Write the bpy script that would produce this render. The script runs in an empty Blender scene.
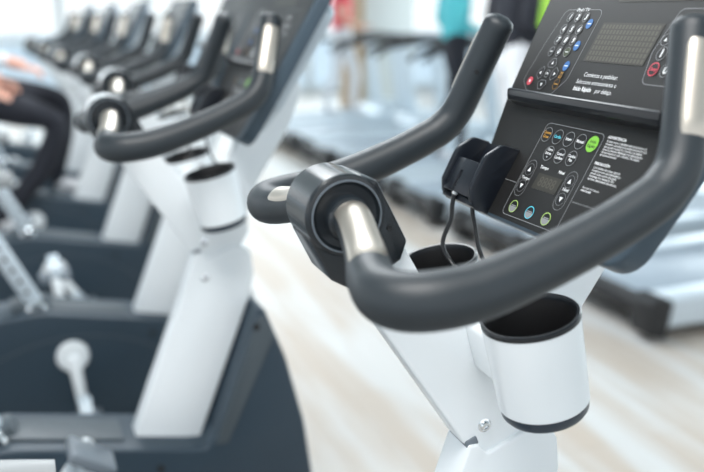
import bpy, bmesh, math, random
from mathutils import Vector, Matrix
random.seed(7)
sc = bpy.context.scene
COL = sc.collection
PI = math.pi

# ------------------------------------------------------------------ materials
def mat(name, col, rough=.5, metal=0., spec=.5, noise=0., nscale=60., bump=0., bscale=400., coat=0., trans=0., emit=0.):
    m = bpy.data.materials.new(name); m.use_nodes = True
    nt = m.node_tree; b = nt.nodes['Principled BSDF']
    b.inputs['Base Color'].default_value = (*col, 1); b.inputs['Roughness'].default_value = rough
    b.inputs['Metallic'].default_value = metal; b.inputs['Specular IOR Level'].default_value = spec
    b.inputs['Coat Weight'].default_value = coat; b.inputs['Transmission Weight'].default_value = trans
    if emit:
        b.inputs['Emission Color'].default_value = (*col, 1); b.inputs['Emission Strength'].default_value = emit
    tc = nt.nodes.new('ShaderNodeTexCoord')
    if noise:
        n = nt.nodes.new('ShaderNodeTexNoise'); n.inputs['Scale'].default_value = nscale
        r = nt.nodes.new('ShaderNodeMapRange'); r.inputs['To Min'].default_value = 1 - noise; r.inputs['To Max'].default_value = 1 + noise
        mx = nt.nodes.new('ShaderNodeVectorMath'); mx.operation = 'SCALE'; mx.inputs[0].default_value = col
        nt.links.new(tc.outputs['Object'], n.inputs['Vector']); nt.links.new(n.outputs['Fac'], r.inputs['Value'])
        nt.links.new(r.outputs['Result'], mx.inputs['Scale']); nt.links.new(mx.outputs['Vector'], b.inputs['Base Color'])
    if bump:
        n2 = nt.nodes.new('ShaderNodeTexNoise'); n2.inputs['Scale'].default_value = bscale
        bp = nt.nodes.new('ShaderNodeBump'); bp.inputs['Strength'].default_value = bump; bp.inputs['Distance'].default_value = .0006
        nt.links.new(tc.outputs['Object'], n2.inputs['Vector']); nt.links.new(n2.outputs['Fac'], bp.inputs['Height'])
        nt.links.new(bp.outputs['Normal'], b.inputs['Normal'])
    return m

M = {}
M['white'] = mat('white_enamel', (.84, .885, .91), .28, spec=.5, noise=.015, nscale=8, coat=.25)
M['rubber'] = mat('grey_rubber', (.020, .027, .033), .46, noise=.08, nscale=90, bump=.15, bscale=900)
M['hub'] = mat('hub_plastic', (.011, .015, .019), .26, noise=.05, nscale=40, coat=.15)
M['hubring'] = mat('hub_ring_grey', (.16, .19, .22), .3)
M['metal'] = mat('satin_steel', (.56, .52, .46), .42, metal=.9)
M['chrome'] = mat('chrome_steel', (.8, .82, .84), .16, metal=1.)
M['housing'] = mat('slate_plastic', (.050, .078, .105), .36, noise=.04, nscale=20)
M['face'] = mat('console_charcoal', (.0125, .0122, .0122), .42, noise=.05, nscale=200, bump=.05, bscale=1500)
M['ledge'] = mat('gloss_black', (.007, .009, .012), .30, coat=.1)
M['holder'] = mat('holder_black', (.008, .011, .017), .30, bump=.05)
M['lcd'] = mat('lcd_glass', (.034, .032, .026), .4, coat=.1)
M['lcdseg'] = mat('lcd_cells', (.078, .074, .060), .5)
M['key'] = mat('key_black', (.006, .006, .007), .4)
M['ink'] = mat('white_ink', (.75, .77, .78), .5)
M['ring'] = mat('grey_ink', (.25, .26, .27), .5)
M['blue'] = mat('blue_key', (.035, .14, .38), .4)
M['green'] = mat('green_key', (.20, .52, .055), .4)
M['red'] = mat('red_key', (.55, .07, .10), .4)
M['orange'] = mat('orange_ink', (.50, .26, .04), .5)
M['cyan'] = mat('cyan_ink', (.10, .55, .70), .5)
M['olive'] = mat('olive_ink', (.38, .55, .16), .5)
M['darkgreen'] = mat('dark_green_key', (.035, .05, .02), .4)
M['shroud'] = mat('slate_blue_shroud', (.026, .046, .066), .45, noise=.05, nscale=6)
M['shroud2'] = mat('grey_trim_plastic', (.060, .078, .092), .45, noise=.04, nscale=15)
M['black'] = mat('black_plastic', (.010, .011, .013), .5, noise=.1, nscale=50)
M['cupin'] = mat('cup_liner_black', (.006, .006, .007), .5)
M['cupbase'] = mat('cup_base_slate', (.020, .034, .052), .3)
M['vinyl'] = mat('grey_vinyl', (.30, .32, .33), .45, bump=.2, bscale=300)
M['cable'] = mat('cable_black', (.012, .013, .015), .3)
M['deckwhite'] = mat('treadmill_silver', (.58, .66, .72), .35, metal=.2, noise=.03, nscale=5)
M['belt'] = mat('treadmill_belt', (.30, .36, .42), .42, noise=.08, nscale=80)
M['column'] = mat('painted_column', (.56, .60, .59), .6, noise=.02, nscale=3)
M['wood'] = mat('brown_wood_trim', (.36, .24, .13), .5, noise=.15, nscale=12)
M['skin'] = mat('skin', (.72, .40, .30), .5, noise=.05, nscale=30)
M['hair'] = mat('brown_hair', (.06, .035, .02), .6, noise=.3, nscale=120)
M['shoe'] = mat('white_shoe', (.7, .7, .72), .5)
M['eye'] = mat('eye_dark', (.02, .015, .012), .2)
M['c_black'] = mat('black_cloth', (.008, .010, .018), .8, noise=.1, nscale=40)
M['c_white'] = mat('white_cloth', (.75, .77, .80), .8, noise=.03, nscale=40)
M['c_teal'] = mat('teal_cloth', (.09, .50, .56), .8, noise=.05, nscale=40)
M['c_red'] = mat('red_cloth', (.70, .03, .07), .8, noise=.05, nscale=40)
M['c_green'] = mat('lime_cloth', (.36, .72, .06), .8, noise=.05, nscale=40)
M['c_pink'] = mat('coral_cloth', (.85, .25, .25), .8, noise=.05, nscale=40)
M['frame'] = mat('window_frame_white', (.7, .74, .76), .4)
M['wallp'] = mat('wall_paint', (.62, .68, .70), .8, noise=.02, nscale=2)
M['ground'] = mat('pale_paving', (.75, .78, .8), .8, noise=.06, nscale=2)
M['lamp'] = mat('lamp_diffuser', (.95, .98, 1.), .5, emit=6.)

def glass_mat():
    m = bpy.data.materials.new('window_glass'); m.use_nodes = True; nt = m.node_tree
    for n in list(nt.nodes): nt.nodes.remove(n)
    o = nt.nodes.new('ShaderNodeOutputMaterial'); t = nt.nodes.new('ShaderNodeBsdfTransparent'); g = nt.nodes.new('ShaderNodeBsdfGlossy')
    g.inputs['Roughness'].default_value = .02; t.inputs['Color'].default_value = (.95, .98, .99, 1)
    mx = nt.nodes.new('ShaderNodeMixShader'); mx.inputs['Fac'].default_value = .06
    nt.links.new(t.outputs[0], mx.inputs[1]); nt.links.new(g.outputs[0], mx.inputs[2]); nt.links.new(mx.outputs[0], o.inputs['Surface'])
    return m
M['glass'] = glass_mat()

def floor_mat():
    m = bpy.data.materials.new('pale_plank_floor'); m.use_nodes = True; nt = m.node_tree; L = nt.links
    b = nt.nodes['Principled BSDF']; tc = nt.nodes.new('ShaderNodeTexCoord')
    mp = nt.nodes.new('ShaderNodeMapping'); mp.inputs['Rotation'].default_value = (0, 0, PI / 2)
    L.new(tc.outputs['Object'], mp.inputs['Vector'])
    br = nt.nodes.new('ShaderNodeTexBrick'); br.inputs['Scale'].default_value = 1.
    br.inputs['Brick Width'].default_value = 1.3; br.inputs['Row Height'].default_value = .17
    br.inputs['Mortar Size'].default_value = .003; br.inputs['Mortar Smooth'].default_value = .3
    br.inputs['Color1'].default_value = (.50, .505, .50, 1); br.inputs['Color2'].default_value = (.46, .42, .38, 1)
    br.inputs['Mortar'].default_value = (.36, .33, .30, 1)
    L.new(mp.outputs['Vector'], br.inputs['Vector'])
    m2 = nt.nodes.new('ShaderNodeMapping'); m2.inputs['Scale'].default_value = (5., .5, 1)
    L.new(tc.outputs['Object'], m2.inputs['Vector'])
    ns = nt.nodes.new('ShaderNodeTexNoise'); ns.inputs['Scale'].default_value = 1.4; ns.inputs['Detail'].default_value = 5
    L.new(m2.outputs['Vector'], ns.inputs['Vector'])
    cr = nt.nodes.new('ShaderNodeValToRGB'); cr.color_ramp.elements[0].position = .42; cr.color_ramp.elements[0].color = (.50, .38, .27, 1)
    cr.color_ramp.elements[1].position = .60; cr.color_ramp.elements[1].color = (.72, .74, .74, 1)
    L.new(ns.outputs['Fac'], cr.inputs['Fac'])
    mx = nt.nodes.new('ShaderNodeMix'); mx.data_type = 'RGBA'; mx.inputs['Factor'].default_value = .42
    L.new(br.outputs['Color'], mx.inputs['A']); L.new(cr.outputs['Color'], mx.inputs['B'])
    L.new(mx.outputs['Result'], b.inputs['Base Color']); b.inputs['Roughness'].default_value = .42
    return m
M['floor'] = floor_mat()

# ------------------------------------------------------------------ mesh helpers
def finish(name, bm, mats, parent=None, angle=38, loc=None):
    me = bpy.data.meshes.new(name); bmesh.ops.recalc_face_normals(bm, faces=bm.faces[:])
    for f in bm.faces: f.smooth = True
    bm.to_mesh(me); bm.free()
    me.set_sharp_from_angle(angle=math.radians(angle))
    for m in (mats if isinstance(mats, (list, tuple)) else [mats]): me.materials.append(m)
    o = bpy.data.objects.new(name, me); COL.objects.link(o)
    if parent: o.parent = parent
    if loc: o.location = loc
    return o

def rounded(pts, r, seg=5):
    out = []; n = len(pts)
    for i in range(n):
        p0, p, p1 = (Vector(pts[i - 1][:2]), Vector(pts[i][:2]), Vector(pts[(i + 1) % n][:2]))
        rr = pts[i][2] if len(pts[i]) > 2 else r
        a = (p0 - p); b = (p1 - p); la, lb = a.length, b.length; a.normalize(); b.normalize()
        ang = math.acos(max(-1, min(1, a.dot(b))))
        if rr <= 1e-5 or ang > 3.1: out.append((p.x, p.y)); continue
        d = min(rr / math.tan(ang / 2), la * .48, lb * .48); R = d * math.tan(ang / 2)
        c = p + (a + b).normalized() * (R / math.sin(ang / 2))
        s = p + a * d; e = p + b * d
        a0 = math.atan2(s.y - c.y, s.x - c.x); a1 = math.atan2(e.y - c.y, e.x - c.x); da = (a1 - a0 + PI) % (2 * PI) - PI
        for k in range(seg + 1):
            t = a0 + da * k / seg; out.append((c.x + R * math.cos(t), c.y + R * math.sin(t)))
    return out

def prism(bm, pts, fn, h0, h1, bevel=0., seg=2, mi=0):
    """extrude the outline pts between h0 and h1; fn maps (a, b, h) to 3D"""
    sub = bmesh.new()
    a = [sub.verts.new(fn(x, y, h0)) for x, y in pts]; b = [sub.verts.new(fn(x, y, h1)) for x, y in pts]
    sub.faces.new(a); sub.faces.new(b[::-1]); n = len(pts)
    for i in range(n): sub.faces.new((a[i], b[i], b[(i + 1) % n], a[(i + 1) % n]))
    bmesh.ops.recalc_face_normals(sub, faces=sub.faces[:])
    if bevel:
        es = [e for e in sub.edges if (e.verts[0] in a and e.verts[1] in a) or (e.verts[0] in b and e.verts[1] in b)]
        bmesh.ops.bevel(sub, geom=es, offset=bevel, segments=seg, profile=.5, affect='EDGES', clamp_overlap=True)
    for f in sub.faces: f.material_index = mi
    merge(bm, sub)

def merge(bm, sub):
    me = bpy.data.meshes.new('tmp'); sub.to_mesh(me); sub.free(); bm.from_mesh(me); bpy.data.meshes.remove(me)

def box(bm, c, s, bevel=0., rot=None, mi=0):
    sub = bmesh.new(); bmesh.ops.create_cube(sub, size=1)
    bmesh.ops.scale(sub, vec=s, verts=sub.verts)
    if bevel: bmesh.ops.bevel(sub, geom=sub.edges[:], offset=bevel, segments=2, profile=.5, affect='EDGES', clamp_overlap=True)
    if rot: bmesh.ops.transform(sub, matrix=rot, verts=sub.verts)
    bmesh.ops.translate(sub, vec=c, verts=sub.verts)
    for f in sub.faces: f.material_index = mi
    merge(bm, sub)

def spline(pts, n=8):
    """Catmull-Rom through rows of numbers"""
    P = [pts[0]] + list(pts) + [pts[-1]]; out = []
    for i in range(1, len(P) - 2):
        for k in range(n):
            t = k / n; q = []
            for a, b, c, d in zip(P[i - 1], P[i], P[i + 1], P[i + 2]):
                q.append(.5 * (2 * b + (c - a) * t + (2 * a - 5 * b + 4 * c - d) * t * t + (3 * b - a - 3 * c + d) * t ** 3))
            out.append(q)
    out.append(list(pts[-1])); return out

def tube(bm, path, rad=None, seg=20, cap=True, mi=0, arc=None, up0=None):
    """sweep a circle along the path of (x,y,z[,r]); rounded end caps"""
    P = [Vector(p[:3]) for p in path]; R = [p[3] if rad is None else rad for p in path]
    T = [(P[min(i + 1, len(P) - 1)] - P[max(i - 1, 0)]).normalized() for i in range(len(P))]
    if cap:
        ext = []
        for k in (3, 2, 1):
            a = k * PI / 6; ext.append((P[0] - T[0] * R[0] * .55 * math.sin(a), max(R[0] * math.cos(a), 1e-4), T[0]))
        tail = []
        for k in (1, 2, 3):
            a = k * PI / 6; tail.append((P[-1] + T[-1] * R[-1] * .55 * math.sin(a), max(R[-1] * math.cos(a), 1e-4), T[-1]))
        seq = ext + list(zip(P, R, T)) + tail
    else: seq = list(zip(P, R, T))
    nrm = Vector(up0) if up0 else (Vector((0, 0, 1)) if abs(T[0].z) < .9 else Vector((1, 0, 0)))
    rings = []
    for p, r, t in seq:
        nrm = (nrm - t * nrm.dot(t)).normalized(); bn = t.cross(nrm)
        rings.append([bm.verts.new(p + (nrm * math.cos(2 * PI * j / seg) + bn * math.sin(2 * PI * j / seg)) * r) for j in range(seg)])
    fs = []
    for a, b in zip(rings, rings[1:]):
        for j in range(seg): fs.append(bm.faces.new((a[j], a[(j + 1) % seg], b[(j + 1) % seg], b[j])))
    fs.append(bm.faces.new(rings[0][::-1])); fs.append(bm.faces.new(rings[-1]))
    for f in fs: f.material_index = mi

def shell_strip(bm, path, dirv, half, thick, seg=10, mi=0):
    """a curved plate lying on a tube: path of (x,y,z,r), dirv = outward direction, half = half angle"""
    P = [Vector(p[:3]) for p in path]; n = len(P); rows = []
    for i, p in enumerate(path):
        t = (P[min(i + 1, n - 1)] - P[max(i - 1, 0)]).normalized()
        u = Vector(dirv); u = (u - t * u.dot(t)).normalized(); v = t.cross(u)
        e = min(i, n - 1 - i); hh = half * (1 if e > 2 else (.80, .93, .98)[e]); row = []
        for j in range(seg + 1):
            a = -hh + 2 * hh * j / seg
            edge = (j in (0, seg)) or i in (0, n - 1)
            row.append(bm.verts.new(P[i] + (u * math.cos(a) + v * math.sin(a)) * (p[3] + (-.001 if edge else thick))))
        rows.append(row)
    for a, b in zip(rows, rows[1:]):
        for j in range(seg): bm.faces.new((a[j], a[j + 1], b[j + 1], b[j])).material_index = mi

def lathe(bm, prof, M4=Matrix(), seg=40, mi=None, closed=False):
    rings = []
    for r, h in prof: rings.append([bm.verts.new(M4 @ Vector((r * math.cos(2 * PI * j / seg), r * math.sin(2 * PI * j / seg), h))) for j in range(seg)])
    for k, (a, b) in enumerate(zip(rings, rings[1:])):
        for j in range(seg): bm.faces.new((a[j], a[(j + 1) % seg], b[(j + 1) % seg], b[j])).material_index = (mi[k] if mi else 0)
    if not closed:
        bm.faces.new(rings[0][::-1]).material_index = (mi[0] if mi else 0); bm.faces.new(rings[-1]).material_index = (mi[-1] if mi else 0)

def XZ(x, z, h): return (x, h, z)
def align(p, d):
    q = Vector(d).to_track_quat('Z', 'Y'); return Matrix.Translation(p) @ q.to_matrix().to_4x4()

# ------------------------------------------------------------------ one exercise bike (rider faces +X, left is +Y)
TH = math.radians(61); CU = Vector((math.cos(TH), 0, math.sin(TH))); CN = Vector((-math.sin(TH), 0, math.cos(TH)))
CO = Vector((.571, 0, 1.298))
def CP(s, t, n=0.): return CO + Vector((0, -1, 0)) * (s / 1000) + CU * (t / 1000) + CN * (n / 1000)
_fonts = {}
def text_faces(bm, body, s, t, n, size, mi, align_x='CENTER', shear=0., bold=0., sx=1.):
    c = bpy.data.curves.new('t', 'FONT'); c.body = body; c.size = size / 1000; c.align_x = align_x; c.align_y = 'CENTER'
    c.shear = shear; c.offset = bold / 1000; c.resolution_u = 2
    o = bpy.data.objects.new('t', c); COL.objects.link(o); dg = bpy.context.evaluated_depsgraph_get()
    me = bpy.data.meshes.new_from_object(o.evaluated_get(dg)); k = len(bm.verts); kf = len(bm.faces)
    bm.from_mesh(me); bm.verts.ensure_lookup_table(); bm.faces.ensure_lookup_table()
    for v in bm.verts[k:]: v.co = CP(s + v.co.x * 1000 * sx, t + v.co.y * 1000, n)
    for f in bm.faces[kf:]: f.material_index = mi
    bpy.data.objects.remove(o); bpy.data.curves.remove(c); bpy.data.meshes.remove(me)

def ell(a, b, n=24, k=2.): return [(a * math.cos(2 * PI * i / n), b * math.sin(2 * PI * i / n)) for i in range(n)]
def flat(bm, pts, s, t, n, mi):
    f = bm.faces.new([bm.verts.new(CP(s + x, t + y, n)) for x, y in pts]); f.material_index = mi
def outline(bm, pts, s, t, n, w, mi):
    """a thin printed line along a closed outline"""
    m = len(pts); inn = []
    for i in range(m):
        a = Vector(pts[i - 1]); b = Vector(pts[(i + 1) % m]); d = (b - a)
        if d.length < 1e-6: d = Vector((1, 0))
        d.normalize(); nn = Vector((-d.y, d.x)); p = Vector(pts[i]); inn.append(p + nn * w)
    A = [bm.verts.new(CP(s + x, t + y, n)) for x, y in pts]; B = [bm.verts.new(CP(s + p.x, t + p.y, n)) for p in inn]
    for i in range(m): bm.faces.new((A[i], A[(i + 1) % m], B[(i + 1) % m], B[i])).material_index = mi

def button(parent, s, t, a=6.2, b=6.0, face='key', rim='ring', txt=None, tsize=5., tmat='ink', label=None, shear=0., lines=None, pts=None, bold=0., rw=.6, sx=1.):
    bm = bmesh.new(); P = pts or ell(a, b)
    prism(bm, P, lambda x, y, h: CP(s + x, t + y, h), -.3, .55, mi=0)
    outline(bm, [(x * 1.03, y * 1.03) for x, y in P], s, t, .62, rw, 1)
    if txt:
        rows = txt.split('|'); n = len(rows)
        for i, r in enumerate(rows): text_faces(bm, r, s, t + (n - 1) * tsize * .5 - i * tsize, .70, tsize, 2, shear=shear, bold=bold, sx=sx)
    if lines:
        for q in lines: flat(bm, q, s, t, .70, 2)
    o = finish('button', bm, [M[face], M[rim], M[tmat]], parent)
    if label: o['label'] = label
    return o

# bar centreline, right side of the rider (mirrored for the other hand)
BAR = [(.285, .020, 1.203, .0190), (.283, .060, 1.199, .0190), (.274, .112, 1.184, .0198), (.262, .160, 1.174, .0225), (.262, .195, 1.171, .0248),
       (.284, .218, 1.172, .0255), (.330, .225, 1.178, .0250), (.390, .225, 1.195, .0235), (.450, .224, 1.217, .0222), (.492, .222, 1.236, .0218), (.515, .219, 1.250, .0214),
       (.534, .213, 1.274, .0208), (.551, .195, 1.328, .0202), (.568, .174, 1.386, .0198)]

def make_bike():
    root = bpy.data.objects.new('exercise_bike', None); COL.objects.link(root); root['category'] = 'exercise bike'
    # handlebars
    for sg in (-1, 1):
        path = spline([(x, sg * y, z, r) for x, y, z, r in BAR], 7)
        bm = bmesh.new(); tube(bm, path, seg=28)
        hb = finish('handlebar', bm, M['rubber'], root)
        dense = spline([(x, sg * y, z, r) for x, y, z, r in BAR[:4]], 8)
        a = [p for p in dense if .034 < abs(p[1]) < .148]
        bm = bmesh.new(); shell_strip(bm, a, (-.18, 0, 1), 1.15, .0018)
        o = finish('hand_sensor', bm, M['metal'], hb, angle=60); o['label'] = 'brushed steel pulse plate near the hub'
        q0, q1 = Vector(path[-14]), Vector(path[-1]); top = path[-13:-2]
        bm = bmesh.new(); shell_strip(bm, top, (-.10, sg, .1), .95, .0018)
        o = finish('hand_sensor', bm, M['metal'], hb, angle=60); o['label'] = 'brushed steel pulse plate near the bar end'
        bm = bmesh.new(); p = Vector(path[-8][:3]); t = (Vector(path[-7][:3]) - p).normalized()
        d = Vector((-.42, -sg * .90, .1)); d = (d - t * d.dot(t)).normalized()
        lathe(bm, [(.0032, 0), (.0032, .0012), (.0014, .0012), (.0012, .0004)], align(p + d * (path[-8][3] - .0004), d), seg=14)
        finish('screw', bm, M['black'], hb)
    # hub
    bm = bmesh.new()
    lathe(bm, [(.0365, -.035), (.037, -.037), (.0405, -.036), (.0425, -.033), (.0425, .033), (.0405, .036), (.036, .037), (.0365, .035)],
          Matrix.Translation((.283, 0, 1.203)) @ Matrix.Rotation(PI / 2, 4, 'X'), seg=56)
    hub = finish('handlebar_hub', bm, M['hub'], root, angle=30)
    for sg in (-1, 1):
        bm = bmesh.new()
        R = Matrix.Translation((.283, sg * .0362, 1.203)) @ Matrix.Rotation(-PI / 2 * sg, 4, 'X')
        lathe(bm, [(.0375, 0), (.0375, .0016), (.0350, .0022), (.0330, .0004), (.0250, -.0035), (.0200, -.0040)], R, seg=48)
        o = finish('hub_cap', bm, M['hub'], hub)
        bm = bmesh.new(); lathe(bm, [(.0372, .0005), (.0372, .0026), (.0356, .0026), (.0356, .0005)], R, seg=48, closed=True)
        finish('trim_ring', bm, M['hubring'], hub)
        bm = bmesh.new(); lathe(bm, [(.0240, -.001), (.0240, .012), (.0220, .016), (.0190, .017), (.017, .010)], Matrix.Translation((.2835, sg * .033, 1.2015)) @ Matrix.Rotation(-PI / 2 * sg, 4, 'X'), seg=36)
        finish('bar_collar', bm, M['hub'], hub)
    bm = bmesh.new()
    prism(bm, rounded([(.300, 1.243), (.318, 1.236, .01), (.352, 1.170, .006), (.345, 1.150, .004), (.296, 1.120, .006), (.268, 1.136, .010), (.246, 1.180), (.262, 1.215)], .004), XZ, -.0335, .0335, .004)
    cs = finish('clamp_casing', bm, M['hub'], root)
    for sg in (-1, 1):
        bm = bmesh.new(); lathe(bm, [(.0030, 0), (.0030, .0012), (.001, .0008)], align((.331, sg * .0332, 1.186), (0, sg, 0)), seg=12); finish('screw', bm, M['black'], cs)
    # mast
    mast_pts = rounded([(.281, 1.140), (.345, 1.170), (.368, 1.130, .02), (.430, 1.062, .05), (.500, 1.062, .03), (.530, 1.150), (.600, 1.290), (.650, 1.300), (.668, 1.245, .02), (.636, 1.166, .05),
                        (.575, 1.072, .05), (.545, 1.010, .04), (.545, .955, .02), (.528, .928, .004), (.452, .905, .012), (.424, .925, .012)], .004)
    mast_pts = [(x * 1.018, 1.4 - (1.4 - z) * 1.018) for x, z in mast_pts]
    bm = bmesh.new(); prism(bm, mast_pts, XZ, -.021, .021, .005, 3)
    mast = finish('mast', bm, M['white'], root)
    for sg in (-1, 1):
        for (x, z) in ((.459, .935), (.456, .860)):
            bm = bmesh.new()
            lathe(bm, [(.0085, 0), (.0085, .0010), (.0062, .0018), (.0060, .0040), (.0048, .0052), (.0030, .0054), (.0026, .0030)], align((x, sg * (.0208 if z > .9 else .0268), z), (0, sg, 0)), seg=20)
            finish('bolt', bm, M['chrome'], mast)
    # lower post
    bm = bmesh.new()
    prism(bm, rounded([(.438, .914), (.450, .914, .006), (.462, .900, .006), (.520, .924, .01), (.556, .915, .03), (.562, .860, .03), (.552, .812, .02), (.425, .488), (.375, .40), (.245, .42), (.291, .524), (.404, .812)], .003), XZ, -.027, .027, .005, 3)
    post = finish('post', bm, M['white'], root)
    bm = bmesh.new(); prism(bm, rounded([(.434, .918), (.448, .924), (.452, .914), (.438, .906)], .002), XZ, -.0225, .0225, .001)
    finish('joint_clip', bm, M['hubring'], post)
    # cup holders
    for sg in (-1, 1):
        top = Vector((.456, sg * .108, 1.100)); bot = Vector((.481, sg * .108, .993)); ax = (top - bot); H = ax.length
        A = align(bot, ax); bm = bmesh.new()
        lathe(bm, [(.0465, .010), (.0480, .0115), (.0508, H - .004), (.0508, H - .0015), (.0480, H - .0015), (.0470, H - .020)], A, seg=64, closed=True)
        cup = finish('cup_holder', bm, M['white'], root)
        bm = bmesh.new(); lathe(bm, [(.030, -.004), (.0430, -.0025), (.0462, .002), (.0470, .0105), (.0455, .0110)], A, seg=64)
        finish('cup_base', bm, M['cupbase'], cup)
        bm = bmesh.new(); lathe(bm, [(.0511, H - .0040), (.0513, H), (.0500, H + .0018), (.0475, H + .0015), (.0455, H - .004), (.0430, .012), (.0005, .010)], A, seg=64, mi=[0, 0, 0, 0, 1, 1], closed=True)
        finish('cup_liner', bm, [M['ledge'], M['cupin']], cup)
        bm = bmesh.new(); prism(bm, rounded([(.425, 1.075), (.475, 1.075), (.492, 1.015), (.445, 1.005)], .012), XZ, sg * .018, sg * .062, .004)
        finish('cup_bracket', bm, M['white'], cup)
    # console
    out = rounded([(-172, 172), (-151, 3), (-133, -62), (-114, -152, 14), (185, -152, 34), (203, -50), (209, 3), (226, 172)], 12)
    bm = bmesh.new(); prism(bm, out, lambda x, y, h: CP(x, y, h), -27, -1, .0035, 3)
    con = finish('console', bm, M['housing'], root)
    fc = rounded([(-168.5, 168), (-147.5, 3), (-129.5, -62), (-110, -148, 12), (158, -148, 20), (184, -50), (192, 3), (216, 168)], 9)
    bm = bmesh.new(); prism(bm, fc, lambda x, y, h: CP(x, y, h), -2, 0)
    finish('face_panel', bm, M['face'], con)
    bm = bmesh.new(); prism(bm, rounded([(-140, 160), (-110, -60), (-60, -120), (110, -120), (150, -60), (190, 160)], 30), lambda x, y, h: CP(x, y, h), -62, -24, .014, 3)
    finish('back_cover', bm, M['deckwhite'], con)
    # reading ledge
    bm = bmesh.new(); sec = rounded([(-9.5, -1), (-9.5, 15), (-5, 19), (1.5, 22), (4.5, 20), (4.5, -1)], 2.2, 4)
    prism(bm, sec, lambda t, n, h: CP(h, t - 2, n), -119, 160, .0035, 3)
    finish('reading_ledge', bm, M['ledge'], con)
    # upper display
    bm = bmesh.new(); prism(bm, rounded([(-30, 54), (74, 54), (76, 103), (-28, 103)], 1.5), lambda x, y, h: CP(x, y, h), -.5, .35)
    scn = finish('display', bm, M['lcd'], con); scn['label'] = 'large unlit main display'
    bm = bmesh.new()
    for r in range(7):
        for c in range(17):
            flat(bm, [(-1.9, -2.5), (1.9, -2.5), (1.9, 2.5), (-1.9, 2.5)], -24 + c * 5.85, 58.5 + r * 6.6, .42, 0)
    finish('display_cells', bm, M['lcdseg'], scn)
    bm = bmesh.new(); prism(bm, rounded([(-22, 129), (120, 129), (122, 158), (-20, 158)], 2), lambda x, y, h: CP(x, y, h), -.5, .35)
    finish('display', bm, M['lcd'], con)['label'] = 'upper strip display'
    # lower display
    bm = bmesh.new(); prism(bm, rounded([(-4.5, -103.5), (42, -103), (43, -84.5), (-3, -84.5)], 1), lambda x, y, h: CP(x, y, h), -.5, .35)
    sd = finish('display', bm, M['lcd'], con); sd['label'] = 'small unlit workout display'
    bm = bmesh.new(); text_faces(bm, '8888', 19, -94, .45, 17, 0, shear=.1, sx=.95); finish('display_digits', bm, M['lcdseg'], sd)
    # printed outlines
    bm = bmesh.new()
    outline(bm, rounded([(-114, 119), (-124, 72), (-130, 22), (-112, 9.5), (-58, 9.5), (-42, 30), (-41, 119)], 8), 0, 0, .25, -.7, 0)
    flat(bm, [(-93, 117.4), (-67, 117.4), (-67, 120.6), (-93, 120.6)], 0, 0, .28, 1)
    outline(bm, rounded([(88, 120), (78, 70), (86, 35), (178, 35), (184, 120)], 8), 0, 0, .25, -.7, 0)
    outline(bm, rounded([(-35, -25), (73.5, -25), (73.5, -141), (-35, -143)], 7), 0, 0, .25, -.7, 0)
    for s in (-23.2, 56):
        outline(bm, rounded([(s - 9.5, -72), (s + 9.5, -72), (s + 9.5, -118), (s - 9.5, -118)], 9.5), 0, 0, .25, -.5, 0)
    outline(bm, rounded([(75, -104), (159, -103), (159.5, -10), (159, -10), (158.4, -102.3), (75, -103.4)], 0), 0, 0, .25, -.35, 0)
    flat(bm, [(-66, -104), (-36, -104), (-36, -103.4), (-66, -103.4)], 0, 0, .25, 0)
    outline(bm, rounded([(-139, -30), (-60, -30), (-60, -72), (-128, -72)], 3), 0, 0, .2, -.5, 2)
    finish('printed_outline', bm, [M['ring'], M['face'], M['key']], con)
    # printed text
    bm = bmesh.new()
    text_faces(bm, 'iPod / TV', -80, 119, .35, 6.5, 0, bold=.08)
    finish('printed_title', bm, M['ink'], con); bm = bmesh.new()
    text_faces(bm, 'Comienza a pedalear.', -15, 38, .3, 7.6, 0, 'LEFT', sx=.93)
    text_faces(bm, 'Seleccione entrenamiento o', -22.5, 29, .3, 7.6, 0, 'LEFT', sx=.84)
    text_faces(bm, 'Inicio Rápido', -21.5, 20.3, .3, 7.6, 0, 'LEFT', bold=.22, sx=.84)
    text_faces(bm, 'por debajo.', 19, 20.3, .3, 7.6, 0, 'LEFT', sx=.84)
    finish('printed_text', bm, M['ink'], con)
    for b_, s, t in (('Tiempo', 1.5, -77.5), ('Nivel', 35, -77.5), ('Tiempo', -23, -95), ('Nivel', 56, -94)):
        bm = bmesh.new(); text_faces(bm, b_, s, t, .3, 5.2, 0, bold=.1); finish('printed_title', bm, M['ink'], con)
    bm = bmesh.new()
    text_faces(bm, 'ADVERTENCIA', 79, -27.3, .3, 4.4, 0, 'LEFT', bold=.14)
    blk = ['Si siente mareo o debilidad, deje de ejercitarse de', 'inmediato. Lea todas las instrucciones antes de usar', 'este aparato de ejercicio. Consulte a un médico', 'antes de comenzar. Mantenga a los niños alejados', 'de esta máquina en todo momento. Use calzado', 'apropiado al entrenar.']
    for i, r in enumerate(blk): text_faces(bm, r, 80, -31.8 - i * 3.1, .3, 3.5, 0, 'LEFT', sx=.88, bold=.03)
    finish('printed_text', bm, M['ink'], con); bm = bmesh.new()
    text_faces(bm, 'PRECAUCIÓN', 79, -57.4, .3, 4.0, 0, 'LEFT', bold=.12)
    blk = ['Los niveles de pulso que se', 'muestran son aproximados y', 'sirven solo como una guía.', 'Sostenga los sensores sin', 'apretar demasiado las manos.']
    for i, r in enumerate(blk): text_faces(bm, r, 80.5, -62 - i * 3.2, .3, 3.6, 0, 'LEFT', sx=1.1, bold=.03)
    finish('printed_text', bm, M['ink'], con); bm = bmesh.new()
    text_faces(bm, 'Para más información', 79.5, -85.4, .3, 3.2, 0, 'LEFT'); text_faces(bm, 'visite la web', 79.5, -88.6, .3, 3.4, 0, 'LEFT', bold=.1)
    finish('printed_text', bm, M['ink'], con)
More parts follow.
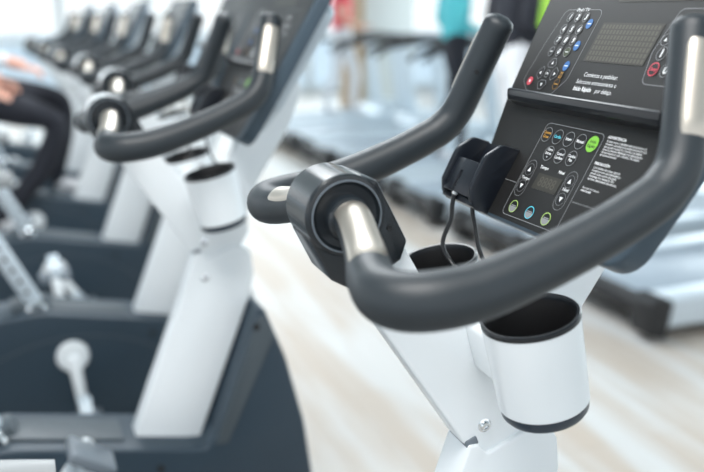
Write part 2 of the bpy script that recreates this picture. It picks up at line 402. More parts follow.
    # buttons of the upper left keypad
    for b_, s, t in (('1', -99, 109.4), ('2', -83.2, 109.2), ('3', -67, 109.2), ('4', -100, 93.2), ('5', -83.8, 93), ('6', -68, 93), ('7', -100.4, 78.6), ('8', -84.4, 78.6), ('9', -68.8, 78.6), ('0', -86.5, 63.6)):
        button(con, s, t, 5.4, 6.2, txt=b_, tsize=9.5, bold=.3, shear=.25, label='round black key reading ' + b_)
    button(con, -101.4, 63, 5.4, 6.2, lines=[[(-2.6, -.6), (2.6, -.6), (2.6, .6), (-2.6, .6)]], label='round black key with a dash')
    button(con, -69.5, 63.6, 5.6, 6.2, face='darkgreen', lines=[[(-3, -.5), (3, -.5), (3, .5), (-3, .5)]], label='dark green key')
    for s, t in ((-54, 101), (-56.2, 72.5), (-56.5, 46)):
        button(con, s, t, 5.0, 6.2, face='blue', rim='blue', rw=.2, lines=[[(-3.4, -.7), (3.4, -.7), (3.4, .7), (-3.4, .7)]], label='blue oval key')
    tri = [(-2.3, -1.8), (2.3, -1.8), (0, 2.4)]
    def rot(p, a): return [(x * math.cos(a) - y * math.sin(a), x * math.sin(a) + y * math.cos(a)) for x, y in p]
    dia = rounded([(-9, -2), (-5, -6), (5, -6), (9, -2), (3.5, 6), (-3.5, 6)], 2, 3)
    for s, t, a, lb in ((-86, 48.2, 0, 'up'), (-87, 19, PI, 'down'), (-101.2, 34, PI / 2, 'left'), (-71.2, 34.4, -PI / 2, 'right')):
        button(con, s, t, pts=rot(dia, a)[::1], lines=[rot(tri, a)], label='black key with an arrow pointing ' + lb)
    button(con, -86.3, 33.8, 4.8, 5, txt='OK', tsize=4.2, bold=.1, label='small round centre key')
    button(con, -57.5, 33.6, 4.6, 5.4, face='face', rim='face', txt='TV|CC', tsize=4.6, tmat='orange', bold=.15, label='flat key with orange letters')
    button(con, -57.6, 22, 5.2, 6.6, rim='orange', rw=.3, tmat='orange', lines=[[(-3.6, -.6), (3.6, -.6), (3.6, .6), (-3.6, .6)]], label='black key with an orange mark')
    button(con, -114.8, 21.8, 5, 5.6, face='red', rim='red', lines=[[(x * .55, y * .55) for x, y in ell(3.2, 3.6, 12)]], label='small red power key')
    # right keypad
    up = [(-2.6, -1.5), (2.6, -1.5), (2.6, -4.5), (-2.6, -4.5)]
    button(con, 88.5, 85, 6.4, 6.8, lines=[rot(tri, 0)], label='round key with a small arrow')
    button(con, 93, 69.5, 7, 7.6, txt='1', tsize=12, bold=.4, label='round black key reading 1')
    button(con, 93, 51.7, 7, 7.6, face='key', rim='red', rw=1.3, txt='Stop', tsize=5, tmat='red', bold=.15, label='round key ringed in red')
    button(con, 111, 51.5, 7, 7.6, txt='0', tsize=12, bold=.4, label='round black key reading 0')
    for b_, s, t in (('4', 112, 86), ('2', 112, 69.5), ('3', 130, 69.5), ('5', 130, 86), ('6', 148, 86), ('9', 148, 69.5), ('7', 112, 103), ('8', 130, 103)):
        button(con, s, t, 6.6, 7.2, txt=b_, tsize=11, bold=.3, label='round black key reading %s in the right keypad' % b_)
    # workout keys
    for b_, s, t, f, tm in (('Quema|Grasa', -25, -39.6, 'key', 'orange'), ('Cardio', -3.3, -39.6, 'key', 'cyan'), ('Interv', 18, -39.3, 'key', 'ink'), ('Manual', 39.3, -39, 'key', 'ink')):
        button(con, s, t, 8.6, 8.8, face=f, txt=b_, tsize=5., tmat=tm, bold=.1, sx=.92, label='black oval key reading ' + b_.replace('|', ' '))
    button(con, 60.2, -38.6, 8.6, 9.2, face='green', rim='green', txt='Inicio|Rápido', tsize=5.2, tmat='darkgreen', bold=.1, sx=.95, label='bright green oval key reading Inicio Rápido')
    for b_, s, t in (('Otros|Entren.|+', -4.3, -60.4), ('Control|Cardíaco', 17.3, -60.2), ('Cambio|Plan', 38.7, -59.4)):
        button(con, s, t, 8.4, 8.8, txt=b_, tsize=4.6, bold=.1, sx=.88, label='black oval key reading ' + b_.replace('|', ' '))
    big = [(x * 1.35, y * 1.35) for x, y in tri]
    for s in (-23.2, 56):
        button(con, s, -84.2, 7.2, 7.2, lines=[big], rw=.4, label='round key with an arrow pointing up')
        button(con, s, -105.2, 7.2, 7.2, lines=[rot(big, PI)], rw=.4, label='round key with an arrow pointing down')
    for s, r_ in ((-18, 'olive'), (16, 'cyan'), (48.8, 'olive')):
        button(con, s, -130.6, 7.6, 7.4, face='key', rim=r_, rw=1.1, tmat='ring', lines=[[(7 * math.cos(a), 6.8 * math.sin(a)) for a in [PI + PI * k / 8 + (.0) for k in range(9)]][::1], [(-5, .5), (5, .5), (5, 1.6), (-5, 1.6)]], label='round key with a %s lower half' % ('green' if r_ == 'olive' else 'pale blue'))
    # device cradle on the far lower corner of the console
    bm = bmesh.new()
    ear = rounded([(-152, -2), (-154, 24, 20), (-134, 36, 12), (-92, 38, 22), (-70, 24, 16), (-65, -2, 3)], 13, 6)
    for s0 in (-141, -70): prism(bm, ear, lambda t, n, h: CP(h, t, n), s0, s0 + 9, .003, 2)
    wall = []
    for k in range(9):
        a = k / 8; wall.append((-138 + 74 * a, 29 + 7 * math.sin(PI * a)))
    half1 = wall[:5] + [(wall[4][0] - 0, 25)] + [(-138, 23)]
    for (lo, hi, s_a, s_b) in ((-150, -112, 0, 8),):
        seq = [(-138, 22)] + wall + [(-64, 22)]
        # front wall in two pieces with a slot between them, joined above
        left = [p for p in wall if p[0] <= -106]; right = [p for p in wall if p[0] >= -96]
        left = left + [(-104, 35.4)]; right = [(-97.5, 35.8)] + right
        for pc in (left, right):
            poly = pc + [(pc[-1][0], pc[-1][1] - 5.5), (pc[0][0], pc[0][1] - 5.5)]
            prism(bm, poly, lambda s, n, h: CP(s, h * 1000, n), -.144, -.101, .001)
        mid = [(-104, 35.4), (-97.5, 35.8), (-97.5, 30.3), (-104, 30)]
        prism(bm, mid, lambda s, n, h: CP(s, h * 1000, n), -.116, -.101)
    prism(bm, rounded([(-140, -1), (-62, -1), (-62, 27), (-140, 25)], 3), lambda s, n, h: CP(s, h * 1000, n), -.152, -.144, .0015)
    prism(bm, rounded([(-140, -68), (-62, -68), (-62, -152), (-128, -152)], 3), lambda s, t, h: CP(s, t, h), -1, 2.5)
    cr = finish('device_cradle', bm, M['holder'], root); cr['label'] = 'black device cradle on the console'
    bm = bmesh.new(); tube(bm, [(*CP(-100.5, -117, 31), .0012), (*CP(-100.5, -128, 31), .0028), (*CP(-100.5, -146, 30), .0036)], seg=10)
    finish('plug', bm, M['ink'], cr)
    for pts in ([CP(-100.5, -147, 30), CP(-101, -160, 25), CP(-104, -176, 16), (.462, .105, 1.120), (.470, .085, 1.095), (.480, .045, 1.080), (.49, .02, 1.078)],
                [CP(-86, -146, 10), CP(-84, -158, 4), CP(-82, -168, -4), (.497, .075, 1.118), (.502, .06, 1.098), (.505, .03, 1.090)]):
        bm = bmesh.new(); tube(bm, spline([(*p, .0028) for p in pts], 8), seg=10); finish('cable', bm, M['cable'], cr)
    # shroud
    prof = rounded([(.430, .500, .012), (.452, .530, .03), (.552, .800, .01), (.566, .795, .012), (.610, .680, .2), (.650, .520, .2), (.668, .380, .2), (.655, .200, .1), (.600, .105, .04), (-.200, .105, .04), (-.285, .22, .06),
                    (-.285, .430, .10), (-.190, .560, .15), (.030, .578, .3), (.280, .528, .1), (.400, .503, .02)], .004)
    bm = bmesh.new(); prism(bm, prof, XZ, -.090, .090, .020, 4)
    sh = finish('shroud', bm, M['shroud'], root)
    bm = bmesh.new()
    prism(bm, rounded([(.447, .505), (.475, .505), (.585, .735), (.560, .785), (.549, .780)], .004), XZ, -.0935, -.085, .002)
    finish('shroud_trim', bm, M['shroud2'], sh); bm = bmesh.new()
    prism(bm, rounded([(.447, .505), (.475, .505), (.585, .735), (.560, .785), (.549, .780)], .004), XZ, .085, .0935, .002)
    finish('shroud_trim', bm, M['shroud2'], sh); bm = bmesh.new()
    prism(bm, rounded([(-.05, .592), (.03, .586), (.265, .537), (.262, .527), (-.05, .575)], .003), XZ, -.050, .050, .003)
    finish('deck_strip', bm, M['shroud2'], sh)
    for sg in (-1, 1):
        bm = bmesh.new()
        rim = [(.655 * 0 + .10 + .43 * math.cos(a), .10 + .40 * math.sin(a)) for a in [PI * k / 40 for k in range(41)]]
        rim_in = [(.10 + .425 * math.cos(a), .10 + .395 * math.sin(a)) for a in [PI * k / 40 for k in range(40, -1, -1)]]
        prism(bm, rim + rim_in, XZ, sg * .0895, sg * .0915); finish('side_cover_rim', bm, M['shroud2'], sh)
        for (x, z) in ((.545, .760), (.33, .475)):
            bm = bmesh.new(); lathe(bm, [(.008, 0), (.008, .002), (.004, .002), (.003, .0005)], align((x, sg * .0932 if z > .7 else sg * .0898, z), (0, sg, 0)), seg=14); finish('bolt', bm, M['black'], sh)
    # cranks and pedals (origin on the crank axle so each bike can stop at its own angle)
    for sg in (-1, 1):
        bm = bmesh.new()
        lathe(bm, [(.046, 0), (.046, .010), (.040, .018), (.018, .020), (.014, .016)], align((0, sg * .0905, 0), (0, sg, 0)), seg=36)
        a0 = PI if sg > 0 else 0
        d = -1 if sg < 0 else 1
        tube(bm, [(0, sg * .112, 0, .019), (0, sg * .118, d * .08, .016), (0, sg * .124, d * .165, .0145)], seg=18)
        ck = finish('crank', bm, M['white'], root, loc=(.10, 0, .44))
        bm = bmesh.new(); z = d * .165
        box(bm, (0, sg * .180, z), (.092, .085, .022), .006)
        tube(bm, [(0, sg * .118, z, .008), (0, sg * .215, z, .008)], seg=12)
        pd = finish('pedal', bm, M['hubring'], ck)
        bm = bmesh.new(); st = []
        for k in range(13):
            a = PI * k / 12; st.append((.005, sg * (.178 - .046 * math.cos(a)), z + .012 + .055 * math.sin(a)))
        for p, q in zip(st, st[1:]):
            c = (Vector(p) + Vector(q)) / 2; dd = Vector(q) - Vector(p)
            ang = math.atan2(dd.z, dd.y); box(bm, c, (.034, dd.length * 1.12, .003), rot=Matrix.Rotation(ang, 4, 'X'))
        o = finish('pedal_strap', bm, M['deckwhite'], pd)
    # seat post, carriage, seat
    A = Vector((.055, 0, .500)); D = Vector((-.30, 0, .62)).normalized()
    bm = bmesh.new()
    q = align(A, D); box(bm, (0, 0, .22), (.034, .046, .46), .006); bmesh.ops.transform(bm, matrix=q, verts=bm.verts)
    sp = finish('seat_post', bm, M['deckwhite'], root)
    for k in range(9):
        for sg in (-1, 1):
            bm = bmesh.new(); lathe(bm, [(.0062, 0), (.0062, .0012), (.0045, .0014)], align(A + D * (.10 + k * .038) + Vector((0, sg * .0228, 0)), (0, sg, 0)), seg=12); finish('adjustment_hole', bm, M['black'], sp)
    bm = bmesh.new(); lathe(bm, [(.012, 0), (.012, .02), (.026, .026), (.028, .044), (.020, .052)], align(A + D * .09 + Vector((0, -.024, 0)), (0, -1, 0)), seg=24)
    finish('adjustment_knob', bm, M['chrome'], sp)
    bm = bmesh.new(); box(bm, A + D * .07, (.075, .085, .055), .012, rot=align((0, 0, 0), D)); finish('post_collar', bm, M['shroud2'], sp)
    S = A + D * .46 + Vector((-.036, 0, -.016))
    bm = bmesh.new(); nseg = 28; rows = []
    for i in range(13):
        u = i / 12; x = .17 - .30 * u; w = .022 + .105 * (u ** 1.7) if u < .85 else .022 + .105 * (.85 ** 1.7) * math.cos((u - .85) / .15 * 1.2)
        row = []
        for j in range(nseg):
            a = 2 * PI * j / nseg; yy = math.cos(a) * w; zz = math.sin(a)
            zz = (zz * .038 if zz > 0 else zz * .022) * (.55 + .45 * math.sin(PI * min(1, u + .12)) + .15 * u) - (.018 * (1 - abs(yy) / max(w, 1e-3)) * u if zz > 0 else 0)
            row.append(bm.verts.new((S.x + x, yy, S.z + .045 + zz + .015 * u)))
        rows.append(row)
    for a, b in zip(rows, rows[1:]):
        for j in range(nseg): bm.faces.new((a[j], a[(j + 1) % nseg], b[(j + 1) % nseg], b[j]))
    bm.faces.new(rows[0]); bm.faces.new(rows[-1][::-1]); finish('seat', bm, M['vinyl'], root, angle=70)
    bm = bmesh.new(); box(bm, S + Vector((0, 0, .008)), (.12, .06, .04), .01); finish('seat_clamp', bm, M['black'], root)
    # base
    bm = bmesh.new(); box(bm, (.19, 0, .085), (1.02, .09, .06), .012)
    fr = finish('base_rail', bm, M['deckwhite'], root)
    for x in (.66, -.30):
        bm = bmesh.new(); tube(bm, [(x, -.255, .045, .030), (x, .255, .045, .030)], seg=20); o = finish('stabilizer', bm, M['shroud2'], root)
        for sg in (-1, 1):
            bm = bmesh.new(); lathe(bm, [(.022, 0), (.024, .006), (.020, .020)], Matrix.Translation((x, sg * .20, 0)), seg=20); finish('levelling_foot', bm, M['black'], o)
            if x > 0:
                bm = bmesh.new(); lathe(bm, [(.026, -.012), (.030, -.008), (.030, .008), (.026, .012)], align((x + .032, sg * .235, .036), (0, 1, 0)), seg=24); finish('transport_wheel', bm, M['black'], o)
    return root

def children(o): return [c for c in COL.objects if c.parent == o]
def copy_tree(o, parent=None):
    c = o.copy(); COL.objects.link(c)
    if parent is not None: c.parent = parent
    for ch in KIDS.get(o.name, []): copy_tree(ch, c)
    return c

bike = make_bike()
KIDS = {}
for ob in list(COL.objects):
    if ob.parent: KIDS.setdefault(ob.parent.name, []).append(ob)
BIKES = [  # x, y, turn, crank angle, label
    (0, 0, 0, 20, 'nearest white and charcoal exercise bike with its whole keypad console in sharp focus'),
    (-.150, .905, 2.07, -148, 'second exercise bike from the camera, blurred, with white post standing in a dark slate shroud'),
    (-.060, 1.700, 2., -6, 'third exercise bike in the row, its crank arm hanging down beside the dark shroud'),
    (-.080, 2.600, 2., -35, 'fourth exercise bike in the row, standing between the third bike and the ridden bike'),
    (-.145, 3.470, 2., 75, 'exercise bike ridden by the person in black leggings, fifth in the row'),
    (-.200, 4.330, 2., 130, 'empty exercise bike directly behind the ridden one, sixth in the row'),
    (-.260, 5.190, 2., 40, 'farthest exercise bike at the very end of the receding row, near the windows')]
for i, (x, y, rz, ca, lb) in enumerate(BIKES):
    b = bike if i == 0 else copy_tree(bike)
    b.location = (x, y, 0); b.rotation_euler = (0, 0, math.radians(rz)); b['label'] = lb; b['group'] = 'exercise bikes in a row'; b['category'] = 'exercise bike'
    for ch in (KIDS[bike.name] if i == 0 else [c for c in COL.objects if c.parent == b]):
        if ch.name.startswith('crank'): ch.rotation_euler = (0, math.radians(ca), 0)

# ------------------------------------------------------------------ treadmills
def make_treadmill():
    r = bpy.data.objects.new('treadmill', None); COL.objects.link(r); r['category'] = 'treadmill'
    bm = bmesh.new()                                   # origin: rear centre on the floor, runs along +X, 0.8 wide
    for sg in (-1, 1): prism(bm, rounded([(.02, .06), (1.75, .06), (1.75, .24), (.03, .20)], .03), XZ, sg * .27, sg * .40, .018, 3)
    finish('deck', bm, M['deckwhite'], r)
    bm = bmesh.new(); box(bm, (.88, 0, .165), (1.68, .53, .03), .008)
    finish('running_belt', bm, M['belt'], r)
    bm = bmesh.new(); tube(bm, [(.03, -.262, .140, .048), (.03, .262, .140, .048)], seg=24); finish('rear_roller', bm, M['black'], r)
    bm = bmesh.new(); box(bm, (.85, 0, .10), (1.5, .50, .05), .01); finish('under_frame', bm, M['black'], r)
    for sg in (-1, 1):
        bm = bmesh.new(); prism(bm, rounded([(-.03, .03), (.07, .03), (.10, .19), (.03, .215), (-.03, .19)], .03), XZ, sg * .265, sg * .41, .015, 3)
        finish('roller_cap', bm, M['black'], r)
        bm = bmesh.new(); lathe(bm, [(.03, 0), (.032, .01), (.02, .035)], Matrix.Translation((.10, sg * .33, 0)), seg=20); finish('rear_foot', bm, M['black'], r)
    bm = bmesh.new(); prism(bm, rounded([(1.35, .02), (2.0, .02), (2.02, .20), (1.85, .34), (1.42, .30)], .08), XZ, -.38, .38, .03, 3)
    finish('motor_cover', bm, M['deckwhite'], r)
    for sg in (-1, 1):
        bm = bmesh.new(); prism(bm, rounded([(1.62, .20), (1.74, .20), (1.60, 1.18), (1.50, 1.18)], .02), XZ, sg * .37, sg * .42, .012, 3)
        finish('upright', bm, M['deckwhite'], r)
        bm = bmesh.new(); tube(bm, spline([(.78, sg * .40, .98, .026), (.90, sg * .40, 1.06, .026), (1.2, sg * .40, 1.10, .026), (1.56, sg * .40, 1.14, .028)], 8), seg=16)
        finish('handrail', bm, M['black'], r)
    bm = bmesh.new(); prism(bm, rounded([(1.44, 1.10), (1.60, 1.09), (1.63, 1.17), (1.46, 1.16)], .03), XZ, -.43, .43, .015, 3)
    finish('console', bm, M['black'], r)
    bm = bmesh.new(); prism(bm, rounded([(1.48, 1.15), (1.58, 1.14), (1.74, 1.52), (1.65, 1.55)], .03), XZ, -.22, .22, .015, 3)
    c = finish('display_head', bm, M['black'], r)
    bm = bmesh.new(); prism(bm, rounded([(1.518, 1.23), (1.535, 1.23), (1.61, 1.44), (1.592, 1.445)], .003), XZ, -.17, .17, .002); finish('screen', bm, M['ledge'], c)
    bm = bmesh.new(); tube(bm, [(1.30, -.40, 1.11, .022), (1.30, .40, 1.11, .022)], seg=14); finish('front_bar', bm, M['black'], r)
    return r
tm = make_treadmill()
for ob in list(COL.objects):
    if ob.parent and ob.name not in [k.name for v in KIDS.values() for k in v]: KIDS.setdefault(ob.parent.name, []).append(ob)
TM = [(2.43, 2.37, 'nearest treadmill, its black rear corner and silver deck beside the sharp console'),
      (2.43, 3.46, 'second treadmill from the camera, under the person in the black jacket'),
      (2.43, 4.53, 'treadmill used by the person in lime green, third from the camera'),
      (2.43, 5.62, 'treadmill under the person in teal, fourth from the camera'),
      (2.43, 6.70, 'empty treadmill between the one in use by the person in teal and the column'),
      (2.43, 7.80, 'empty treadmill, last before the one the person in red is using'),
      (2.43, 8.90, 'farthest treadmill, used by the person in red')]
for i, (x, y, lb) in enumerate(TM):
    t = tm if i == 0 else copy_tree(tm)
    if i > 3:                                          # the far machines carry no display head
        for ch in [c for c in COL.objects if c.parent == t and c.name.startswith('display_head')]:
            for g in [g for g in COL.objects if g.parent == ch]: bpy.data.objects.remove(g)
            bpy.data.objects.remove(ch)
    t.location = (x, y, 0); t['label'] = lb; t['group'] = 'treadmills across the aisle'; t['category'] = 'treadmill'

# ------------------------------------------------------------------ people
def person(name_label, loc, rz, J, cloth, sleeves, pants, hair='hair', hand_curl=.35):
    """J: joints in metres, local frame facing +X, left +Y"""
    bm = bmesh.new(); sk = bm.verts.layers.skin.verify(); V = {}
    def v(n, p, r):
        q = bm.verts.new(p); q[sk].radius = (r, r); V[n] = q; return q
    def e(a, b): bm.edges.new((V[a], V[b]))
    for n, (p, r) in J.items(): v(n, p, r)
    chain = [('pelvis', 'waist'), ('waist', 'chest'), ('chest', 'neckb'), ('neckb', 'neck'), ('neck', 'headc'), ('headc', 'headt')]
    for s in 'LR':
        chain += [('pelvis', 'hip' + s), ('hip' + s, 'knee' + s), ('knee' + s, 'calf' + s), ('calf' + s, 'ankle' + s), ('ankle' + s, 'toe' + s),
                  ('chest', 'sho' + s), ('sho' + s, 'elb' + s), ('elb' + s, 'wri' + s), ('wri' + s, 'palm' + s)]
    for a, b in chain: e(a, b)
    V['pelvis'][sk].use_root = True
    me = bpy.data.meshes.new('body'); bm.to_mesh(me); bm.free()
    o = bpy.data.objects.new('person', me); COL.objects.link(o)
    md = o.modifiers.new('s', 'SKIN'); md.use_smooth_shade = True; md2 = o.modifiers.new('u', 'SUBSURF'); md2.levels = 2; md2.render_levels = 2
    dg = bpy.context.evaluated_depsgraph_get(); dg.update()
    m2 = bpy.data.meshes.new_from_object(o.evaluated_get(dg)); bpy.data.objects.remove(o)
    b2 = bmesh.new(); b2.from_mesh(m2); bpy.data.meshes.remove(m2)
    # fingers, face
    P = {n: Vector(p) for n, (p, r) in J.items()}
    for s, sg in (('L', 1), ('R', -1)):
        w, pm = P['wri' + s], P['palm' + s]; d = (pm - w).normalized(); side = d.cross(Vector((0, 0, 1)))
        side = side.normalized() if side.length > .1 else Vector((0, sg, 0)); dn = d.cross(side).normalized()
        if dn.z > 0: dn = -dn
        for k, L in enumerate((.066, .074, .070, .056)):
            base = pm + side * (.030 - .020 * k) + d * .012; p1 = base + d * L * .45; p2 = p1 + (d * .8 + dn * hand_curl).normalized() * L * .35; p3 = p2 + (d * .55 + dn * hand_curl * 2).normalized() * L * .3
            tube(b2, [(*base, .0088), (*p1, .0085), (*p2, .0076), (*p3, .0062)], seg=8)
        th = w + d * .03; sd = side * (1 if (side.dot(Vector((0, -sg, 0))) > 0) else -1)
        tube(b2, [(*(th + sd * .015), .012), (*(th + sd * .038 + d * .03), .0105), (*(th + sd * .048 + d * .06 + dn * .008), .0085)], seg=8)
    hc = P['headc']; f = (P['headt'] - P['neck']).normalized(); fw = Vector((1, 0, 0)); fw = (fw - f * fw.dot(f)).normalized()
    def blob(c, sc_, mi=0):
        sub = bmesh.new(); bmesh.ops.create_uvsphere(sub, u_segments=14, v_segments=10, radius=1); bmesh.ops.scale(sub, vec=sc_, verts=sub.verts); bmesh.ops.translate(sub, vec=c, verts=sub.verts)
        merge(b2, sub)
    blob(hc, (.095, .076, .112)); blob(hc + fw * .088 - f * .008, (.018, .012, .022)); blob(hc - f * .075 + fw * .045, (.045, .046, .035))
    for sg in (-1, 1): blob(hc + Vector((0, sg * .078, 0)), (.014, .008, .026))
    bones = [(a, b) for a, b in chain]; mats = [M['skin'], M[cloth], M[pants], M['shoe']]
    def seg_dist(q, a, b):
        ab = b - a; t = max(0, min(1, (q - a).dot(ab) / max(ab.length_squared, 1e-9))); return (q - a - ab * t).length, t
    for fce in b2.faces:
        c = fce.calc_center_median(); best = min(((seg_dist(c, P[a], P[b]), a, b) for a, b in bones), key=lambda z: z[0][0] - .0)
        (dist, t), a, b = best; mi = 0
        if a in ('pelvis',) or a.startswith('hip') or a.startswith('knee') or a.startswith('calf'): mi = 2
        if a == 'pelvis' and b == 'waist' and t > .35: mi = 1
        if a in ('waist', 'chest') and b != 'neckb' or (a == 'chest' and t < .75): mi = 1
        if a.startswith('sho'): mi = 1 if (sleeves or t < .4) else 0
        if a.startswith('elb'): mi = 1 if (sleeves and t < .92) else 0
        if a.startswith('ankle'): mi = 3
        fce.material_index = mi
    ob = finish('person', b2, mats, None, angle=80); ob.location = loc; ob.rotation_euler = (0, 0, rz)
    ob['label'] = name_label; ob['category'] = 'person'
    hb = bmesh.new(); sub = bmesh.new(); bmesh.ops.create_uvsphere(sub, u_segments=24, v_segments=16, radius=1)
    bmesh.ops.delete(sub, geom=[q for q in sub.verts if q.co.z < .05 and q.co.x > -.1 or q.co.z < -.75], context='VERTS')
    bmesh.ops.scale(sub, vec=(.104, .086, .118), verts=sub.verts); bmesh.ops.translate(sub, vec=hc - fw * .008 + f * .008, verts=sub.verts); merge(hb, sub)
    finish('hair', hb, M[hair], ob, angle=80)
    for sg in (-1, 1):
        eb = bmesh.new(); sub = bmesh.new(); bmesh.ops.create_uvsphere(sub, u_segments=10, v_segments=8, radius=.008); bmesh.ops.translate(sub, vec=hc + fw * .083 + Vector((0, sg * .03, 0)) + f * .010, verts=sub.verts); merge(eb, sub); finish('eye', eb, M['eye'], ob)
    mb = bmesh.new(); sub = bmesh.new(); bmesh.ops.create_uvsphere(sub, u_segments=12, v_segments=8, radius=1); bmesh.ops.scale(sub, vec=(.006, .022, .006), verts=sub.verts)
    bmesh.ops.translate(sub, vec=hc + fw * .086 - f * .052, verts=sub.verts); merge(mb, sub); finish('mouth', mb, M['c_pink'], ob)
    return ob

def upright(stride=.18, arm='rail'):
    J = dict(pelvis=((0, 0, .98), .125), waist=((0, 0, 1.10), .115), chest=((.01, 0, 1.33), .125), neckb=((0, 0, 1.46), .07), neck=((.01, 0, 1.50), .055), headc=((.03, 0, 1.62), .085), headt=((.03, 0, 1.69), .07))
    for s, sg in (('L', 1), ('R', -1)):
        k = sg * stride
        J['hip' + s] = ((0, sg * .09, .93), .092); J['knee' + s] = ((.05 + k * .6, sg * .095, .50), .060); J['calf' + s] = ((k * .9 - .01, sg * .095, .33), .056)
        J['ankle' + s] = ((k - .03, sg * .095, .09), .038); J['toe' + s] = ((k + .14, sg * .10, .035), .034)
        J['sho' + s] = ((0, sg * .19, 1.40), .056)
        J['elb' + s] = ((-.06 + .04 * sg, sg * .26, 1.14), .042); J['wri' + s] = ((.16, sg * .24, 1.05), .029); J['palm' + s] = ((.22, sg * .23, 1.06), .026)
    return J
person('person in a teal top and black leggings standing on a treadmill in the background', (3.30, 5.62, .18), 0, upright(.16), 'c_teal', True, 'c_black')
person('person in a red shirt and white leggings on the farthest treadmill left of the column', (3.49, 8.90, .18), 0, upright(-.14), 'c_red', False, 'c_white')
person('person in a lime green shirt walking on a treadmill behind the console', (3.50, 4.53, .18), 0, upright(.15), 'c_green', False, 'c_black')
person('person in a black jacket and white leggings on the second treadmill, behind the far handlebar', (2.57, 3.46, .18), 0, upright(.12), 'c_black', True, 'c_white')
# rider on the fifth bike: hips on the saddle, hands resting on the thighs
R = dict(pelvis=((-.17, 0, 1.06), .12), waist=((-.19, 0, 1.19), .11), chest=((-.15, 0, 1.40), .12), neckb=((-.12, 0, 1.53), .066), neck=((-.11, 0, 1.57), .052), headc=((-.08, 0, 1.69), .084), headt=((-.07, 0, 1.77), .07),
         hipL=((-.14, .09, 1.05), .100), kneeL=((.29, .135, .99), .066), calfL=((.27, .14, .80), .058), ankleL=((.22, .155, .57), .037), toeL=((.36, .165, .54), .034),
         hipR=((-.14, -.09, 1.04), .100), kneeR=((.25, -.135, .91), .066), calfR=((.17, -.14, .71), .057), ankleR=((-.06, -.155, .46), .037), toeR=((.08, -.165, .42), .034),
         shoL=((-.15, .19, 1.47), .056), elbL=((-.11, .25, 1.21), .042), wriL=((.08, .16, 1.165), .029), palmL=((.14, .14, 1.145), .026),
         shoR=((-.15, -.19, 1.47), .056), elbR=((-.15, -.25, 1.20), .042), wriR=((-.04, -.17, 1.130), .029), palmR=((.02, -.155, 1.105), .026))
person('person in black leggings and white top sitting on the fifth bike, hands on thighs', (-.145, 3.470, 0), math.radians(2), R, 'c_white', True, 'c_black')

# ------------------------------------------------------------------ the room
def struct(name, bm, mats):
    o = finish(name, bm, mats, None, angle=30); o['kind'] = 'structure'; return o
bm = bmesh.new(); box(bm, (2.0, 4.5, -.05), (14, 19, .1)); struct('floor', bm, M['floor'])
bm = bmesh.new(); box(bm, (10, 30, -.40), (90, 90, .1)); struct('ground', bm, M['ground'])
bm = bmesh.new(); box(bm, (2.0, 4.6, 3.35), (14, 19, .1)); struct('ceiling', bm, M['wallp'])
# column with its wood edge
bm = bmesh.new(); box(bm, (4.42, 10.0, 1.6), (.76, .60, 3.2), .01); co = struct('trim_1', bm, M['column'])
bm = bmesh.new(); box(bm, (4.005, 9.95, 1.6), (.09, .66, 3.2), .004); struct('trim_2', bm, M['wood'])
# window walls: far end (y = 13.5) and the side beyond the treadmills (x = 8.5)
def window_wall(k0, a0, a1, step, fixed, along):
    n = int(round((a1 - a0) / step)); k = k0
    for i in range(n):
        c = a0 + (i + .5) * step
        fr = bmesh.new()
        def bx(b, ca, z, sa, sz, d=.08, bev=.004):
            if along == 'x': box(b, (ca, fixed, z), (sa, d, sz), bev)
            else: box(b, (fixed, ca, z), (d, sa, sz), bev)
        for e_ in (-1, 1): bx(fr, c + e_ * (step / 2 - .035), 1.6, .07, 3.2)
        for z in (.06, .95, 3.14): bx(fr, c, z, step - .14, .10)
        wn = finish('window_%d' % k, fr, M['frame']); wn['kind'] = 'structure'
        g = bmesh.new(); bx(g, c, 1.6, step - .13, 3.0, .01, 0); finish('pane', g, M['glass'], wn); k += 1
    return k
k = window_wall(1, -5.0, 8.8, 1.38, 13.9, 'x'); k = window_wall(k, -2.0, 13.8, 1.58, 8.9, 'y')

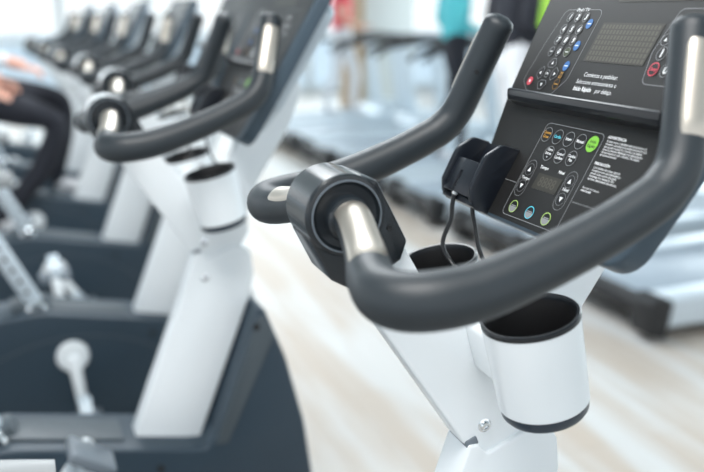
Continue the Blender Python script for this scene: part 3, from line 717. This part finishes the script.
# ------------------------------------------------------------------ light
w = bpy.data.worlds.new('world'); sc.world = w; w.use_nodes = True; nt = w.node_tree; bg = nt.nodes['Background']
tc = nt.nodes.new('ShaderNodeTexCoord'); sp = nt.nodes.new('ShaderNodeSeparateXYZ'); cr = nt.nodes.new('ShaderNodeValToRGB')
nt.links.new(tc.outputs['Generated'], sp.inputs[0]); nt.links.new(sp.outputs['Z'], cr.inputs['Fac']); nt.links.new(cr.outputs['Color'], bg.inputs['Color'])
cr.color_ramp.elements[0].position = .0; cr.color_ramp.elements[0].color = (1., 1.0, 1.0, 1)
cr.color_ramp.elements[1].position = .8; cr.color_ramp.elements[1].color = (.62, .80, .95, 1)
bg.inputs['Strength'].default_value = 1.25
def area(name, loc, target, size, power, col=(1, 1, 1)):
    l = bpy.data.lights.new(name, 'AREA'); l.shape = 'RECTANGLE'; l.size, l.size_y = size; l.energy = power; l.color = col
    o = bpy.data.objects.new(name, l); COL.objects.link(o); o.location = loc
    o.rotation_euler = (Vector(target) - Vector(loc)).to_track_quat('-Z', 'Y').to_euler(); return o
area('ceiling_lamp_near', (-.2, -.5, 3.2), (.4, .3, 1.), (1.4, 1.4), 85, (1, .98, .96))
area('ceiling_lamp_mid', (.8, 3.4, 3.2), (.8, 3.4, 0), (1.2, 3.5), 120, (.93, .97, 1))
area('window_light', (8.4, 5.5, 2.0), (0, 2.5, .8), (9, 2.6), 330, (.86, .95, 1))
area('window_light_end', (1.0, 13.4, 2.0), (.5, 3, .6), (9, 2.6), 240, (.86, .95, 1))

# ------------------------------------------------------------------ camera
cd = bpy.data.cameras.new('camera'); cam = bpy.data.objects.new('camera', cd); COL.objects.link(cam); sc.camera = cam
cd.sensor_width = 36; cd.sensor_fit = 'HORIZONTAL'; cd.lens = 850 / 704 * 36; cd.clip_start = .02; cd.clip_end = 200
P_, H_ = math.radians(14.77), math.radians(20.45)
d = Vector((math.sin(H_) * math.cos(P_), math.cos(H_) * math.cos(P_), -math.sin(P_)))
cam.location = (0, -.811, 1.40); cam.rotation_euler = d.to_track_quat('-Z', 'Y').to_euler()
cd.dof.use_dof = True; cd.dof.focus_distance = .96; cd.dof.aperture_fstop = 2.5; cd.dof.aperture_blades = 0
vs = sc.view_settings; vs.view_transform = 'Standard'; vs.look = 'None'; vs.gamma = 1; vs.use_curve_mapping = False; vs.exposure = .16
